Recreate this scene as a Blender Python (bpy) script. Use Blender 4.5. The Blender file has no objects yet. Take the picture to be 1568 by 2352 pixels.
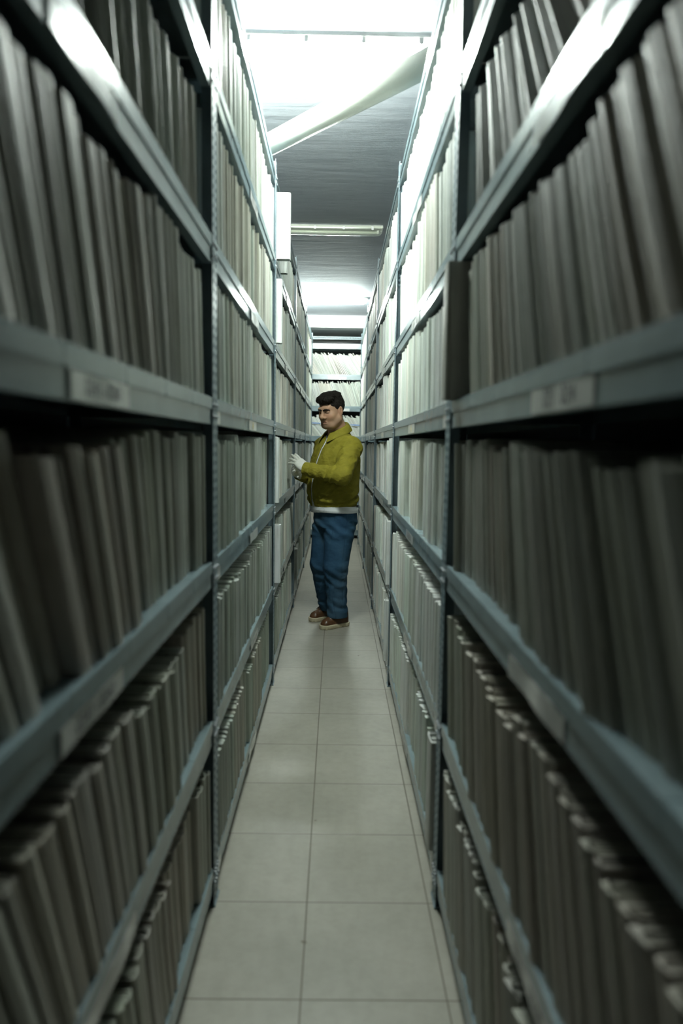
import bpy, math, random
import numpy as np
from mathutils import Matrix, Vector

rng = random.Random(7)
scene = bpy.context.scene
COL = scene.collection

# ------------------------------------------------------------------ camera model (real place, metres)
FPX, PITCH, ROLL, YAW, CAMH = 1575.3, .0973, .0156, .0088, 1.43
_cp, _sp, _cy, _sy = math.cos(PITCH), math.sin(PITCH), math.cos(YAW), math.sin(YAW)
FWD = Vector((_sy*_cp, _cy*_cp, -_sp)); _R = Vector((_cy, -_sy, 0)); _U = _R.cross(FWD)
RGT = math.cos(ROLL)*_R + math.sin(ROLL)*_U
UPV = -math.sin(ROLL)*_R + math.cos(ROLL)*_U

def proj(p):
    v = Vector(p) - Vector((0, 0, CAMH)); c = v.dot(FWD)
    if c < .05: return None
    return (784 + FPX*v.dot(RGT)/c, 1176 - FPX*v.dot(UPV)/c)

cam_d = bpy.data.cameras.new('camera'); cam = bpy.data.objects.new('camera', cam_d); COL.objects.link(cam)
m3 = Matrix((RGT, UPV, -FWD)).transposed().to_4x4(); m3.translation = Vector((0, 0, CAMH)); cam.matrix_world = m3
cam_d.sensor_fit = 'VERTICAL'; cam_d.sensor_height = 36; cam_d.lens = FPX/2352*36
cam_d.clip_start = .02; cam_d.clip_end = 60
cam_d.dof.use_dof = True; cam_d.dof.focus_distance = 5.25; cam_d.dof.aperture_fstop = 1.65
scene.camera = cam

# ------------------------------------------------------------------ helpers
def link(name, me, parent=None, loc=None, rotz=0, label=None, cat=None, group=None, kind=None):
    o = bpy.data.objects.new(name, me); COL.objects.link(o)
    if parent is not None: o.parent = parent
    if loc is not None: o.location = loc
    if rotz: o.rotation_euler = (0, 0, rotz)
    for k, v in (('label', label), ('category', cat), ('group', group), ('kind', kind)):
        if v: o[k] = v
    return o

class MB:
    """collects quads / tris of one mesh"""
    def __init__(s): s.v = []; s.f = []; s.m = []
    def box(s, x0, x1, y0, y1, z0, z1, mat=0):
        b = len(s.v)
        s.v += [(x0,y0,z0),(x1,y0,z0),(x1,y1,z0),(x0,y1,z0),(x0,y0,z1),(x1,y0,z1),(x1,y1,z1),(x0,y1,z1)]
        for q in ((0,3,2,1),(4,5,6,7),(0,1,5,4),(1,2,6,5),(2,3,7,6),(3,0,4,7)):
            s.f.append(tuple(b+i for i in q)); s.m.append(mat)
        return s
    def tube(s, pts, r, n=10, mat=0, caps=True):
        pts = [Vector(p) for p in pts]; rr = r if isinstance(r, (list, tuple)) else [r]*len(pts)
        b = len(s.v); ref = None
        for i, p in enumerate(pts):
            t = (pts[min(i+1, len(pts)-1)] - pts[max(i-1, 0)]).normalized()
            if ref is None:
                ref = Vector((0, 0, 1)) if abs(t.z) < .9 else Vector((1, 0, 0))
            a = (ref - t*ref.dot(t)).normalized(); c = t.cross(a); ref = a
            for k in range(n):
                g = 2*math.pi*k/n
                s.v.append(tuple(p + rr[i]*(math.cos(g)*a + math.sin(g)*c)))
        for i in range(len(pts)-1):
            for k in range(n):
                s.f.append((b+i*n+k, b+i*n+(k+1) % n, b+(i+1)*n+(k+1) % n, b+(i+1)*n+k)); s.m.append(mat)
        if caps:
            s.f.append(tuple(b+k for k in reversed(range(n)))); s.m.append(mat)
            e = b+(len(pts)-1)*n; s.f.append(tuple(e+k for k in range(n))); s.m.append(mat)
        return s
    def add(s, vs, fs, mat=0):
        b = len(s.v); s.v += [tuple(v) for v in vs]
        for f in fs: s.f.append(tuple(b+i for i in f)); s.m.append(mat)
        return s
    def mesh(s, name, mats, smooth=False):
        me = bpy.data.meshes.new(name); me.from_pydata(s.v, [], s.f)
        for m in (mats if isinstance(mats, (list, tuple)) else [mats]): me.materials.append(m)
        me.polygons.foreach_set('material_index', s.m)
        if smooth: me.polygons.foreach_set('use_smooth', [True]*len(s.f))
        me.update(); return me

# ------------------------------------------------------------------ materials
def mat(name, col, rough=.5, spec=.5, metal=0):
    m = bpy.data.materials.new(name); m.use_nodes = True
    b = m.node_tree.nodes['Principled BSDF']
    b.inputs['Base Color'].default_value = (*col, 1); b.inputs['Roughness'].default_value = rough
    b.inputs['Metallic'].default_value = metal; b.inputs['Specular IOR Level'].default_value = spec
    return m
def N(m, t, **kw):
    n = m.node_tree.nodes.new(t)
    for k, v in kw.items():
        if k in n.inputs: n.inputs[k].default_value = v
        else: setattr(n, k, v)
    return n
def L(m, a, b): m.node_tree.links.new(a, b)
def bsdf(m): return m.node_tree.nodes['Principled BSDF']
def mapped(m, coord, scale):
    tc = N(m, 'ShaderNodeTexCoord'); mp = N(m, 'ShaderNodeMapping'); mp.inputs['Scale'].default_value = scale
    L(m, tc.outputs[coord], mp.inputs['Vector']); return mp.outputs['Vector']
def noise(m, vec, scale=1., detail=3., rough=.5):
    n = N(m, 'ShaderNodeTexNoise'); n.inputs['Scale'].default_value = scale; n.inputs['Detail'].default_value = detail
    n.inputs['Roughness'].default_value = rough; L(m, vec, n.inputs['Vector']); return n.outputs['Fac']
def ramp(m, fac, stops):
    r = N(m, 'ShaderNodeValToRGB'); e = r.color_ramp.elements
    while len(e) < len(stops): e.new(.5)
    for el, (p, c) in zip(e, stops): el.position = p; el.color = (*c, 1)
    L(m, fac, r.inputs['Fac']); return r.outputs['Color']
def mult(m, a, b, fac=1.):
    x = N(m, 'ShaderNodeMix', data_type='RGBA', blend_type='MULTIPLY'); x.inputs['Factor'].default_value = fac
    L(m, a, x.inputs['A']); L(m, b, x.inputs['B']); return x.outputs['Result']
def bump(m, h, strength, dist=.01):
    b = N(m, 'ShaderNodeBump'); b.inputs['Strength'].default_value = strength; b.inputs['Distance'].default_value = dist
    L(m, h, b.inputs['Height']); L(m, b.outputs['Normal'], bsdf(m).inputs['Normal'])
def speckle(m, coord, scale, lo, hi, detail=4.):
    b = bsdf(m); c = tuple(b.inputs['Base Color'].default_value)[:3]
    f = noise(m, mapped(m, coord, scale), 1., detail)
    L(m, ramp(m, f, [(.3, tuple(x*lo for x in c)), (.7, tuple(min(1, x*hi) for x in c))]), b.inputs['Base Color'])

M_metal = mat('blue grey painted steel', (.185, .243, .265), .22, .6); speckle(M_metal, 'Object', (7, 7, 7), .86, 1.1)
bump(M_metal, noise(M_metal, mapped(M_metal, 'Object', (60, 60, 60)), 1., 2.), .05, .002)
M_post = mat('slotted post steel', (.15, .205, .235), .42, .5); speckle(M_post, 'Object', (12, 12, 12), .85, 1.12)
M_back = mat('dark light-block sheet', (.06, .075, .085), .7, .3)
M_bolt = mat('zinc bolt', (.35, .37, .39), .45, .5, .7)
M_card = mat('card in plastic sleeve', (.55, .555, .54), .18, .6); speckle(M_card, 'Object', (9, 9, 9), .88, 1.08)
M_ink = mat('black ink', (.03, .03, .045), .5)
M_ink2 = mat('purple ink', (.10, .06, .22), .5)
M_inkb = mat('ochre print', (.42, .31, .08), .5)

def file_material(name, glossy):
    m = mat(name, (.6, .6, .58), .5 if glossy else .55, .4)
    b = bsdf(m)
    at = N(m, 'ShaderNodeAttribute', attribute_name='tint')
    s = noise(m, mapped(m, 'UV', (230, 1.2, 1)), 1., 4., .65)
    c1 = ramp(m, s, [(.34, (.50, .50, .49)), (.48, (.90, .90, .89)), (.68, (1.06, 1.06, 1.05))])
    w = noise(m, mapped(m, 'UV', (18, 5, 1)), 1., 5., .6)
    c2 = ramp(m, w, [(.28, (.84, .82, .78)), (.55, (1, 1, 1))])
    L(m, mult(m, mult(m, at.outputs['Color'], c1), c2), b.inputs['Base Color'])
    ad = N(m, 'ShaderNodeMath', operation='ADD'); L(m, s, ad.inputs[0])
    cr = noise(m, mapped(m, 'UV', (70, 26, 1)), 1., 4., .6)
    ml = N(m, 'ShaderNodeMath', operation='MULTIPLY'); ml.inputs[1].default_value = .55; L(m, cr, ml.inputs[0]); L(m, ml.outputs[0], ad.inputs[1])
    bump(m, ad.outputs[0], .55, .004)
    return m
M_file = file_material('card file cover', True)
M_sheet = mat('paper sheet edges', (.6, .6, .57), .7, .3)
_b = bsdf(M_sheet)
_s = noise(M_sheet, mapped(M_sheet, 'UV', (420, 2, 1)), 1., 3., .7)
L(M_sheet, mult(M_sheet, N(M_sheet, 'ShaderNodeAttribute', attribute_name='tint').outputs['Color'],
   ramp(M_sheet, _s, [(.36, (.22, .23, .22)), (.5, (.85, .86, .83)), (.62, (1.12, 1.12, 1.1))])), _b.inputs['Base Color'])
bump(M_sheet, _s, .6, .004)

M_floor = mat('beige floor tiles', (.47, .45, .40), .36, .45)
TILE, T0, XJ = .3797, 1.6442, -.0715
def floor_nodes():
    m = M_floor; b = bsdf(m)
    geo = N(m, 'ShaderNodeNewGeometry'); sx = N(m, 'ShaderNodeSeparateXYZ'); L(m, geo.outputs['Position'], sx.inputs[0])
    def joint(out, off):
        a = N(m, 'ShaderNodeMath', operation='SUBTRACT'); a.inputs[1].default_value = off; L(m, out, a.inputs[0])
        d = N(m, 'ShaderNodeMath', operation='DIVIDE'); d.inputs[1].default_value = TILE; L(m, a.outputs[0], d.inputs[0])
        r = N(m, 'ShaderNodeMath', operation='ROUND'); L(m, d.outputs[0], r.inputs[0])
        e = N(m, 'ShaderNodeMath', operation='SUBTRACT'); L(m, d.outputs[0], e.inputs[0]); L(m, r.outputs[0], e.inputs[1])
        q = N(m, 'ShaderNodeMath', operation='ABSOLUTE'); L(m, e.outputs[0], q.inputs[0]); return q.outputs[0]
    mn = N(m, 'ShaderNodeMath', operation='MINIMUM'); L(m, joint(sx.outputs['X'], XJ), mn.inputs[0]); L(m, joint(sx.outputs['Y'], T0), mn.inputs[1])
    st = N(m, 'ShaderNodeMapRange'); st.inputs['From Min'].default_value = .0035; st.inputs['From Max'].default_value = .0075
    L(m, mn.outputs[0], st.inputs['Value'])
    n1 = noise(m, geo.outputs['Position'], 3.2, 5., .6); n2 = noise(m, geo.outputs['Position'], 26., 4., .6)
    tile = mult(m, ramp(m, n1, [(.3, (.300, .285, .245)), (.7, (.375, .355, .305))]), ramp(m, n2, [(.3, (.9, .9, .88)), (.6, (1, 1, 1))]))
    n3 = noise(m, geo.outputs['Position'], 9.5, 2., .5)
    tile = mult(m, tile, ramp(m, n3, [(.215, (.35, .28, .2)), (.245, (1, 1, 1))]))
    mx = N(m, 'ShaderNodeMix', data_type='RGBA'); L(m, st.outputs[0], mx.inputs['Factor']); mx.inputs['A'].default_value = (.13, .115, .09, 1); L(m, tile, mx.inputs['B'])
    L(m, mx.outputs['Result'], b.inputs['Base Color'])
    bump(m, st.outputs[0], .35, .003)
floor_nodes()

M_ceil = mat('painted plaster ceiling', (.60, .60, .615), .75, .25)
_v = mapped(M_ceil, 'Object', (1.3, 7, 1)); _n = noise(M_ceil, _v, 1.6, 6., .6)
L(M_ceil, ramp(M_ceil, _n, [(.3, (.40, .415, .45)), (.7, (.47, .485, .52))]), bsdf(M_ceil).inputs['Base Color'])
bump(M_ceil, _n, .10, .03)
M_wall = mat('off white wall', (.55, .55, .53), .8, .2); speckle(M_wall, 'Object', (2, 2, 2), .9, 1.05)
M_beam = mat('white painted beam', (.68, .68, .68), .7, .25); speckle(M_beam, 'Object', (3, 3, 3), .93, 1.04)
M_pipe = mat('cream plastic pipe', (.50, .51, .46), .32, .5); speckle(M_pipe, 'Object', (2, 2, 2), .93, 1.05)
M_lamp = mat('white lamp housing', (.66, .66, .64), .4, .5)
M_tray = mat('white translucent tray', (.70, .70, .68), .5, .4)
_tt = M_tray.node_tree; _tr = _tt.nodes.new('ShaderNodeBsdfTranslucent'); _tr.inputs['Color'].default_value = (.72, .72, .70, 1)
_tm = _tt.nodes.new('ShaderNodeMixShader'); _tm.inputs[0].default_value = .10
_tt.links.new(bsdf(M_tray).outputs[0], _tm.inputs[1]); _tt.links.new(_tr.outputs[0], _tm.inputs[2]); _tt.links.new(_tm.outputs[0], _tt.nodes['Material Output'].inputs['Surface'])
M_clip = mat('clear clip', (.5, .5, .5), .3, .5)
M_tube_off = mat('unlit tube glass', (.62, .64, .58), .15, .6)
M_black = mat('black rubber', (.012, .012, .014), .5)
M_string = mat('blue string', (.02, .19, .62), .5)
M_trim = mat('grey skirting', (.30, .29, .25), .6)

M_tube_on = bpy.data.materials.new('lit tube'); M_tube_on.use_nodes = True
_nt = M_tube_on.node_tree; _nt.nodes.remove(_nt.nodes['Principled BSDF'])
_e = _nt.nodes.new('ShaderNodeEmission'); _e.inputs['Color'].default_value = (.90, .985, .985, 1); _e.inputs['Strength'].default_value = 2250
_nt.links.new(_e.outputs[0], _nt.nodes['Material Output'].inputs['Surface'])
def emit_copy(name, k):
    m = M_tube_on.copy(); m.name = name
    for n in m.node_tree.nodes:
        if n.type == 'EMISSION': n.inputs['Strength'].default_value *= k
    return m
M_tube_weak = emit_copy('dimmed lit tube', .12); M_tube_far = emit_copy('dimmed far tube', .55)  # strength lowered for light balance: nearest lamp's right end, whole far lamp
M_clear = bpy.data.materials.new('clear cover'); M_clear.use_nodes = True
_nt = M_clear.node_tree; _nt.nodes.remove(_nt.nodes['Principled BSDF'])
_t = _nt.nodes.new('ShaderNodeBsdfTransparent'); _t.inputs['Color'].default_value = (.93, .95, .88, 1)
_g = _nt.nodes.new('ShaderNodeBsdfGlossy'); _g.inputs['Roughness'].default_value = .12
_fr = _nt.nodes.new('ShaderNodeFresnel'); _fr.inputs['IOR'].default_value = 1.45
_mx = _nt.nodes.new('ShaderNodeMixShader')
_tl = _nt.nodes.new('ShaderNodeBsdfTranslucent'); _tl.inputs['Color'].default_value = (.8, .82, .78, 1)
_m2 = _nt.nodes.new('ShaderNodeMixShader'); _m2.inputs[0].default_value = .28
_nt.links.new(_t.outputs[0], _m2.inputs[1]); _nt.links.new(_tl.outputs[0], _m2.inputs[2])
_fm = _nt.nodes.new('ShaderNodeMath'); _fm.operation = 'MULTIPLY'; _fm.inputs[1].default_value = .3
_nt.links.new(_fr.outputs[0], _fm.inputs[0]); _nt.links.new(_fm.outputs[0], _mx.inputs[0]); _nt.links.new(_m2.outputs[0], _mx.inputs[1]); _nt.links.new(_g.outputs[0], _mx.inputs[2])
_nt.links.new(_mx.outputs[0], _nt.nodes['Material Output'].inputs['Surface'])

# ------------------------------------------------------------------ room shell
WX, Y0, Y1, ZC = 1.03, -.55, 11.35, 3.30
def plane_box(name, x0, x1, y0, y1, z0, z1, m):
    return link(name, MB().box(x0, x1, y0, y1, z0, z1).mesh(name, m), kind='structure')
plane_box('floor', -WX-.1, WX+.1, Y0-.1, Y1+.1, -.1, 0, M_floor)
plane_box('ceiling', -WX-.1, WX+.1, Y0-.1, Y1+.1, ZC, ZC+.1, M_ceil)
plane_box('wall_left', -WX-.1, -WX, Y0, Y1, 0, ZC, M_wall)
plane_box('wall_right', WX, WX+.1, Y0, Y1, 0, ZC, M_wall)
plane_box('wall_back', -WX-.1, WX+.1, Y1, Y1+.1, 0, ZC, M_wall)
plane_box('bounce_block_wall', -WX-.1, WX+.1, Y0-.1, Y0, 0, ZC, mat('dark grey bounce block', (.05, .05, .055), .8, .2))  # unseen, added close and dark behind the camera to cut bounce light
plane_box('trim_1', -WX, WX, 10.18, 11.0, 3.128, ZC, M_beam)['label'] = 'white ceiling beam above the end rack'

# ------------------------------------------------------------------ racks
WL, WR, YP, B = .3576, .3274, .071, 1.9644
LEV = {'F': .130, 'E': .600, 'D': 1.083, 'C': 1.561, 'B': 2.013, 'A': 2.484, 'G': 2.938}
ORDER = 'FEDCBAG'
DEPTH, NP = .42, 7
def post_mesh(end):
    """slotted angle at the aisle corner of a bay; end=1 at y=B, 0 at y=0"""
    m = MB(); H = 3.0; w = .036; t = .0022
    y0, y1 = (B-w, B-.0004) if end else (.0004, w)
    hw0, hw1 = y0+.012, y0+.024
    m.box(0, t, y0, hw0, 0, H); m.box(0, t, hw1, y1, 0, H)
    z = 0.0
    while z < H:
        m.box(0, t, hw0, hw1, z, min(z+.013, H)); z += .026
    if end: m.box(t, w, B-t-.0004, B-.0004, 0, H)
    else: m.box(t, w, .0004, t+.0004, 0, H)
    m.box(-.004, .04, y0-.003 if end else .001, B-.001 if end else y1+.003, 0, .006)
    for l in LEV.values():                                        # bolt pairs at every shelf
        for dz in (-.022, -.055):
            yy = y0+.009
            m.tube([(-.005, yy, l+dz), (.001, yy, l+dz)], .0035, 8, 1)
            m.tube([(-.005, yy+.017, l+dz), (.001, yy+.017, l+dz)], .0035, 8, 1)
    return m.mesh('post', [M_post, M_bolt])
def rear_post_mesh(end):
    m = MB(); y0, y1 = (B-.036, B-.0004) if end else (.0004, .036)
    m.box(DEPTH+.004, DEPTH+.006, y0, y1, 0, 3.0)
    if end: m.box(DEPTH-.03, DEPTH+.004, B-.0024, B-.0004, 0, 3.0)
    else: m.box(DEPTH-.03, DEPTH+.004, .0004, .0024, 0, 3.0)
    return m.mesh('post', M_post)
def shelf_mesh():
    m = MB(); a, b = .037, B-.037
    m.box(.005, .007, a, b, -.077, -.003); m.box(.007, .03, a, b, -.077, -.0755); m.box(.0045, .007, a, b, -.077, -.070)
    m.box(.007, .02, a, b, -.0045, -.003)
    m.box(DEPTH-.004, DEPTH-.002, a, b, -.06, -.003)
    for y in (a, b-.002): m.box(.007, DEPTH-.004, y, y+.002, -.06, -.004)
    return m.mesh('shelf', M_metal)
PW = (B-.078)/NP
def panel_mesh():
    m = MB(); g = .0012
    m.box(.0015, DEPTH-.005, g, PW-g, -.0025, 0)
    m.box(.0012, .0032, g, PW-g, -.031, -.0025)
    m.box(.0012, .0042, g+.004, PW-g-.004, -.0335, -.031)
    for x in (.14, .28): m.box(x, x+.03, g, PW-g, -.02, -.0025)
    return m.mesh('deck_panel', M_metal)
ME_post = [post_mesh(0), post_mesh(1)]; ME_rear = [rear_post_mesh(0), rear_post_mesh(1)]
ME_shelf = shelf_mesh(); ME_panel = panel_mesh()
ME_back = MB().box(DEPTH+.007, DEPTH+.009, .001, B-.001, .05, 2.95).mesh('light_block_sheet', M_back)  # added sheet: stops light leaking through, keeps gaps over the files dark

def text_mesh(body, size):
    cu = bpy.data.curves.new('writing', 'FONT'); cu.body = body; cu.size = size; cu.align_x = 'CENTER'; cu.align_y = 'CENTER'
    o = bpy.data.objects.new('writing', cu); COL.objects.link(o)
    dg = bpy.context.evaluated_depsgraph_get(); dg.update()
    me = bpy.data.meshes.new_from_object(o.evaluated_get(dg))
    vs = [tuple(v.co) for v in me.vertices]; fs = [tuple(p.vertices) for p in me.polygons]
    bpy.data.objects.remove(o); bpy.data.meshes.remove(me); bpy.data.curves.remove(cu)
    return vs, fs
def card_mesh(w, h, body, size, ink, wav=0., xoff=0.):
    """paper strip on the aisle face of a beam; faces -x; text reads along -y (seen from the aisle)"""
    m = MB(); n = 10
    for i in range(n):
        y0, y1 = -w/2+w*i/n, -w/2+w*(i+1)/n
        x0, x1 = [-.0012-wav*(.5-.5*math.cos(k*2*math.pi/n*1.5)) for k in (i, i+1)]
        m.add([(x0,y0,-h/2),(x1,y1,-h/2),(x1,y1,h/2),(x0,y0,h/2),(x0+.0008,y0,-h/2),(x1+.0008,y1,-h/2),(x1+.0008,y1,h/2),(x0+.0008,y0,h/2)],
              [(0,3,2,1),(4,5,6,7),(0,1,5,4),(3,7,6,2)]+([(0,4,7,3)] if i == 0 else [])+([(1,2,6,5)] if i == n-1 else []))
    if body:
        vs, fs = text_mesh(body, size)
        m.add([(-.0017-wav, -v[0]+xoff, v[1]) for v in vs], fs, 1)
    return m.mesh('label_card', [M_card, ink])
CARDS = [card_mesh(.28, .04, '021  024', .042, M_ink, .0012), card_mesh(.26, .04, '46', .045, M_inkb, .0008),
         card_mesh(.27, .04, '0241 - 0260', .034, M_ink, .002), card_mesh(.30, .042, '', .03, M_ink, .004)]
CARD_S = card_mesh(.06, .04, '', .03, M_ink, .001)

BAYN = ['nearest', 'second', 'third', 'fourth', 'farthest']
RACKS = {}
def make_rack(label, loc, rz, side, k):
    r = link('shelving_rack', None, None, loc, rz, label, 'shelving rack', None)
    for e in (0, 1):
        link('post', ME_post[e], r); link('post', ME_rear[e], r)
    link('light_block_sheet', ME_back, r)
    for li, l in enumerate(ORDER):
        s = link('shelf', ME_shelf, r, (0, 0, LEV[l]))
        for p in range(NP): link('deck_panel', ME_panel, s, (0, .039+PW*p, 0))
        if l != 'G':
            h = (hash((side, k, li)) if False else (li*7+k*3+(side > 0)*5))
            if l == 'C':
                c = CARDS[0] if (side > 0 and k == 0) else CARDS[2] if (side < 0 and k == 0) else CARDS[1]
            else: c = CARDS[3] if h % 2 else CARDS[2]
            o = link('label_card', c, s, (.0042, B*.5+((h % 5)-2)*.02, -.0545)); o['label'] = 'white paper strip in a plastic sleeve'
            if h % 3 != 1:
                o = link('label_card', CARD_S, s, (.0042, .075 if side > 0 else B-.075, -.0545)); o['label'] = 'short torn paper strip'
    return r
for k in range(5):
    y = YP+B*k
    make_rack(f'{BAYN[k]} blue-grey steel shelving bay in the row the man faces', (-WL, y+B, 0), math.pi, -1, k)
    make_rack(f'{BAYN[k]} blue-grey steel shelving bay in the row behind the man', (WR, y, 0), 0, 1, k)
FARY = 10.45
make_rack('blue-grey steel rack crossing the end of the aisle under the beam', (B/2, FARY, 0), math.pi/2, 0, 9)

def frame(side, k):
    if side < 0: return Matrix.Translation((-WL, YP+B*(k+1), 0)) @ Matrix.Rotation(math.pi, 4, 'Z')
    if side > 0: return Matrix.Translation((WR, YP+B*k, 0))
    return Matrix.Translation((B/2, FARY, 0)) @ Matrix.Rotation(math.pi/2, 4, 'Z')

# ------------------------------------------------------------------ files
TINTS = [(.70, .71, .69), (.64, .68, .63), (.70, .67, .62), (.74, .76, .75), (.60, .62, .58), (.66, .69, .66), (.72, .70, .66)]
def smooth_noise(x, seed, period=.35):
    i = math.floor(x/period); f = x/period-i; f = f*f*(3-2*f)
    r = lambda j: random.Random(seed*7919+j).uniform(-1, 1)
    return r(i)*(1-f)+r(i+1)*f

def tone(side, k):  # file tint per bay: the aisle's light and shade put into the colour
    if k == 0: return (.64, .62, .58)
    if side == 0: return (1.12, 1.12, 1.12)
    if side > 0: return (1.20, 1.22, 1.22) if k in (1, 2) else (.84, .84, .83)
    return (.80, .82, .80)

def pack(side, k, l):
    li = ORDER.index(l); clear = LEV[ORDER[li+1]]-LEV[l]-.085
    seed = (side+2)*100+k*10+li; R = random.Random(seed)
    out = []; y = .042; m_prev = None; run = 0; Hc = clear*.93; rc = .02; tc = TINTS[0]
    while True:
        Yd = (B-y) if side > 0 else y                              # distance from the far post (left) / same for right
        n1 = smooth_noise(y, seed)
        if side == 0: m = {'A': .55, 'B': .28, 'C': .72}.get(l, .35)+.12*n1
        elif k == 0:
            d = Yd
            if side < 0: m = min(.55, .07+.30*d+.05*n1)
            else: m = min(.85, .10+.62*d+.06*n1) if l in 'AB' else min(.5, .10+.30*d+.05*n1)
        elif side > 0: m = ({'A': .24, 'B': .14, 'C': .10}.get(l, .05) if k == 1 else {'A': .16, 'B': .09}.get(l, .06)+(.12 if k > 2 else 0))+.05*n1
        else: m = ({'A': .05, 'B': .05, 'C': .07}.get(l, .015) if l != 'F' else .10)+.03*n1
        if run <= 0:
            run = R.randint(3, 9)*(1 if k == 0 else 2)
            Hc = clear*(R.uniform(.87, .98) if l in 'ABC' else R.uniform(.88, .96) if l == 'D' else R.uniform(.80, .90)); rc = R.uniform(.032, .055) if l in 'AB' and k == 0 else R.uniform(.010, .022) if l in 'ABC' else R.choice([.005, .007, .010, .016, .022] if l != 'D' else [.008, .014, .022, .034, .044])
            tc = R.choice(TINTS); g_ = tone(side, k); g_ = tuple(c*.72 for c in g_) if k == 0 and l in 'AB' else g_; tc = tuple(c*t_ for c, t_ in zip(tc, g_))  # nearest bay's top two rows painted darker, offsetting strong lamp light
        run -= 1
        t = R.uniform(.017, .052) if k == 0 and side else (R.uniform(.009, .028) if k == 1 else R.uniform(.006, .017) if side == 0 else R.uniform(.008, .024))
        H = min(clear*.985, Hc*R.uniform(.965, 1.02)); H *= math.cos(math.atan(m))/math.cos(.1) if abs(m) > .1 else 1
        if side == 0: H = clear*R.uniform(.84, .97)*(1 if abs(m) < .45 else .9)
        rec = max(.004, rc+R.uniform(-.005, .005))
        w = t*math.sqrt(1+m*m)
        if m_prev is not None: y += max(0, (m_prev-m)*.4)
        if m < 0 and m_prev is None: y += -m*H
        if y+w+max(0, m)*H > B-.042: break
        j = R.uniform(.9, 1.06)
        out.append(dict(y=y, t=t, w=w, m=m, H=H, D=R.uniform(.29, .33), rec=rec, bow=.005*smooth_noise(y, seed+31, .6),
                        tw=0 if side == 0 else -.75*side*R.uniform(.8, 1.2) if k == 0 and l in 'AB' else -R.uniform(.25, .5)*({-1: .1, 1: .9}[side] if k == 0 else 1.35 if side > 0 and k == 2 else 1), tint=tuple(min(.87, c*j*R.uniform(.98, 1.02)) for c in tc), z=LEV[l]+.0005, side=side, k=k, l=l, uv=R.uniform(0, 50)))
        y += w+R.uniform(.0012, .0026); m_prev = m
    for i, f in enumerate(out): f['n'] = (i+1) if side < 0 else len(out)-i
    return out

def file_cover(f, detailed):
    """plan outline of the cover swept up the file's height; local coords, aisle face at x=rec. returns verts, quads, uv, material"""
    w, D, H, m, r = f['w'], f['D'], f['H'], f['m'], f['rec']
    bv = min(.0042, w*.2); cv = min(.003, w*.08)
    o = [(D, 0), (bv*1.2, 0), (bv*.35, bv*.35), (-cv*.2, bv*1.2), (-cv, w*.5), (-cv*.2, w-bv*1.2), (bv*.35, w-bv*.35), (bv*1.2, w), (D, w)]
    tw = f.get('tw', 0); o = [(x+tw*(y-w*.5) if i not in (0, 8) else x, y) for i, (x, y) in enumerate(o)]
    zs = [0, .33, .67, 1] if detailed else [0, .5, 1]
    V = []; F = []; UV = []; MI = []
    if detailed:
        th = .0016
        inn = [(D, w-th), (bv*1.3+th, w-th), (th*1.5, w*.7), (th*1.5, w*.3), (bv*1.3+th, th), (D, th)]
        ring = o+inn
    else: ring = o
    n = len(ring)
    for s in zs:
        z = H*s; bw = f['bow']*4*s*(1-s)
        for (x, y) in ring: V.append((r+x+ (.0 if s < 1 else 0), f['y']+y+m*z+bw, f['z']+z))
    u = f['uv']
    for a in range(len(zs)-1):
        for b in range(n if detailed else n-1):
            c = (b+1) % n
            F.append((a*n+b, a*n+c, (a+1)*n+c, (a+1)*n+b)); MI.append(0)
            q = []
            for (i, s) in ((b, zs[a]), (c, zs[a]), (c, zs[a+1]), (b, zs[a+1])):
                x, y = ring[i]; q.append((u+y-x*.15, s*H+u))
            UV.append(q)
    if detailed:
        for lv, flip in ((0, False), (len(zs)-1, True)):           # cover rims
            no, ni = len(o), len(inn)
            pairs = [(0, 14, 13, 1), (1, 13, 12, 4), (1, 4, 3, 2), (12, 11, 4), (11, 10, 7, 4), (4, 7, 6, 5), (10, 9, 8, 7)]
            for p in pairs:
                ids = [lv*n+i for i in p]
                if flip: ids = ids[::-1]
                F.append(tuple(ids)); MI.append(0); UV.append([(u+ring[i % n][1], ring[i % n][0]) for i in (p[::-1] if flip else p)])
    else:
        for lv, flip in ((0, True), (len(zs)-1, False)):
            ids = list(range(n)) if not flip else list(range(n))[::-1]
            F.append(tuple(lv*n+i for i in ids)); MI.append(1); UV.append([(u+ring[i][1], ring[i][0]*.3) for i in ids])
        a0, a1 = 0, n-1
        for a in range(len(zs)-1):
            F.append((a*n+a1, a*n+a0, (a+1)*n+a0, (a+1)*n+a1)); MI.append(1); UV.append([(u+w, 0), (u, 0), (u, H), (u+w, H)])
    return V, F, UV, MI
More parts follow.
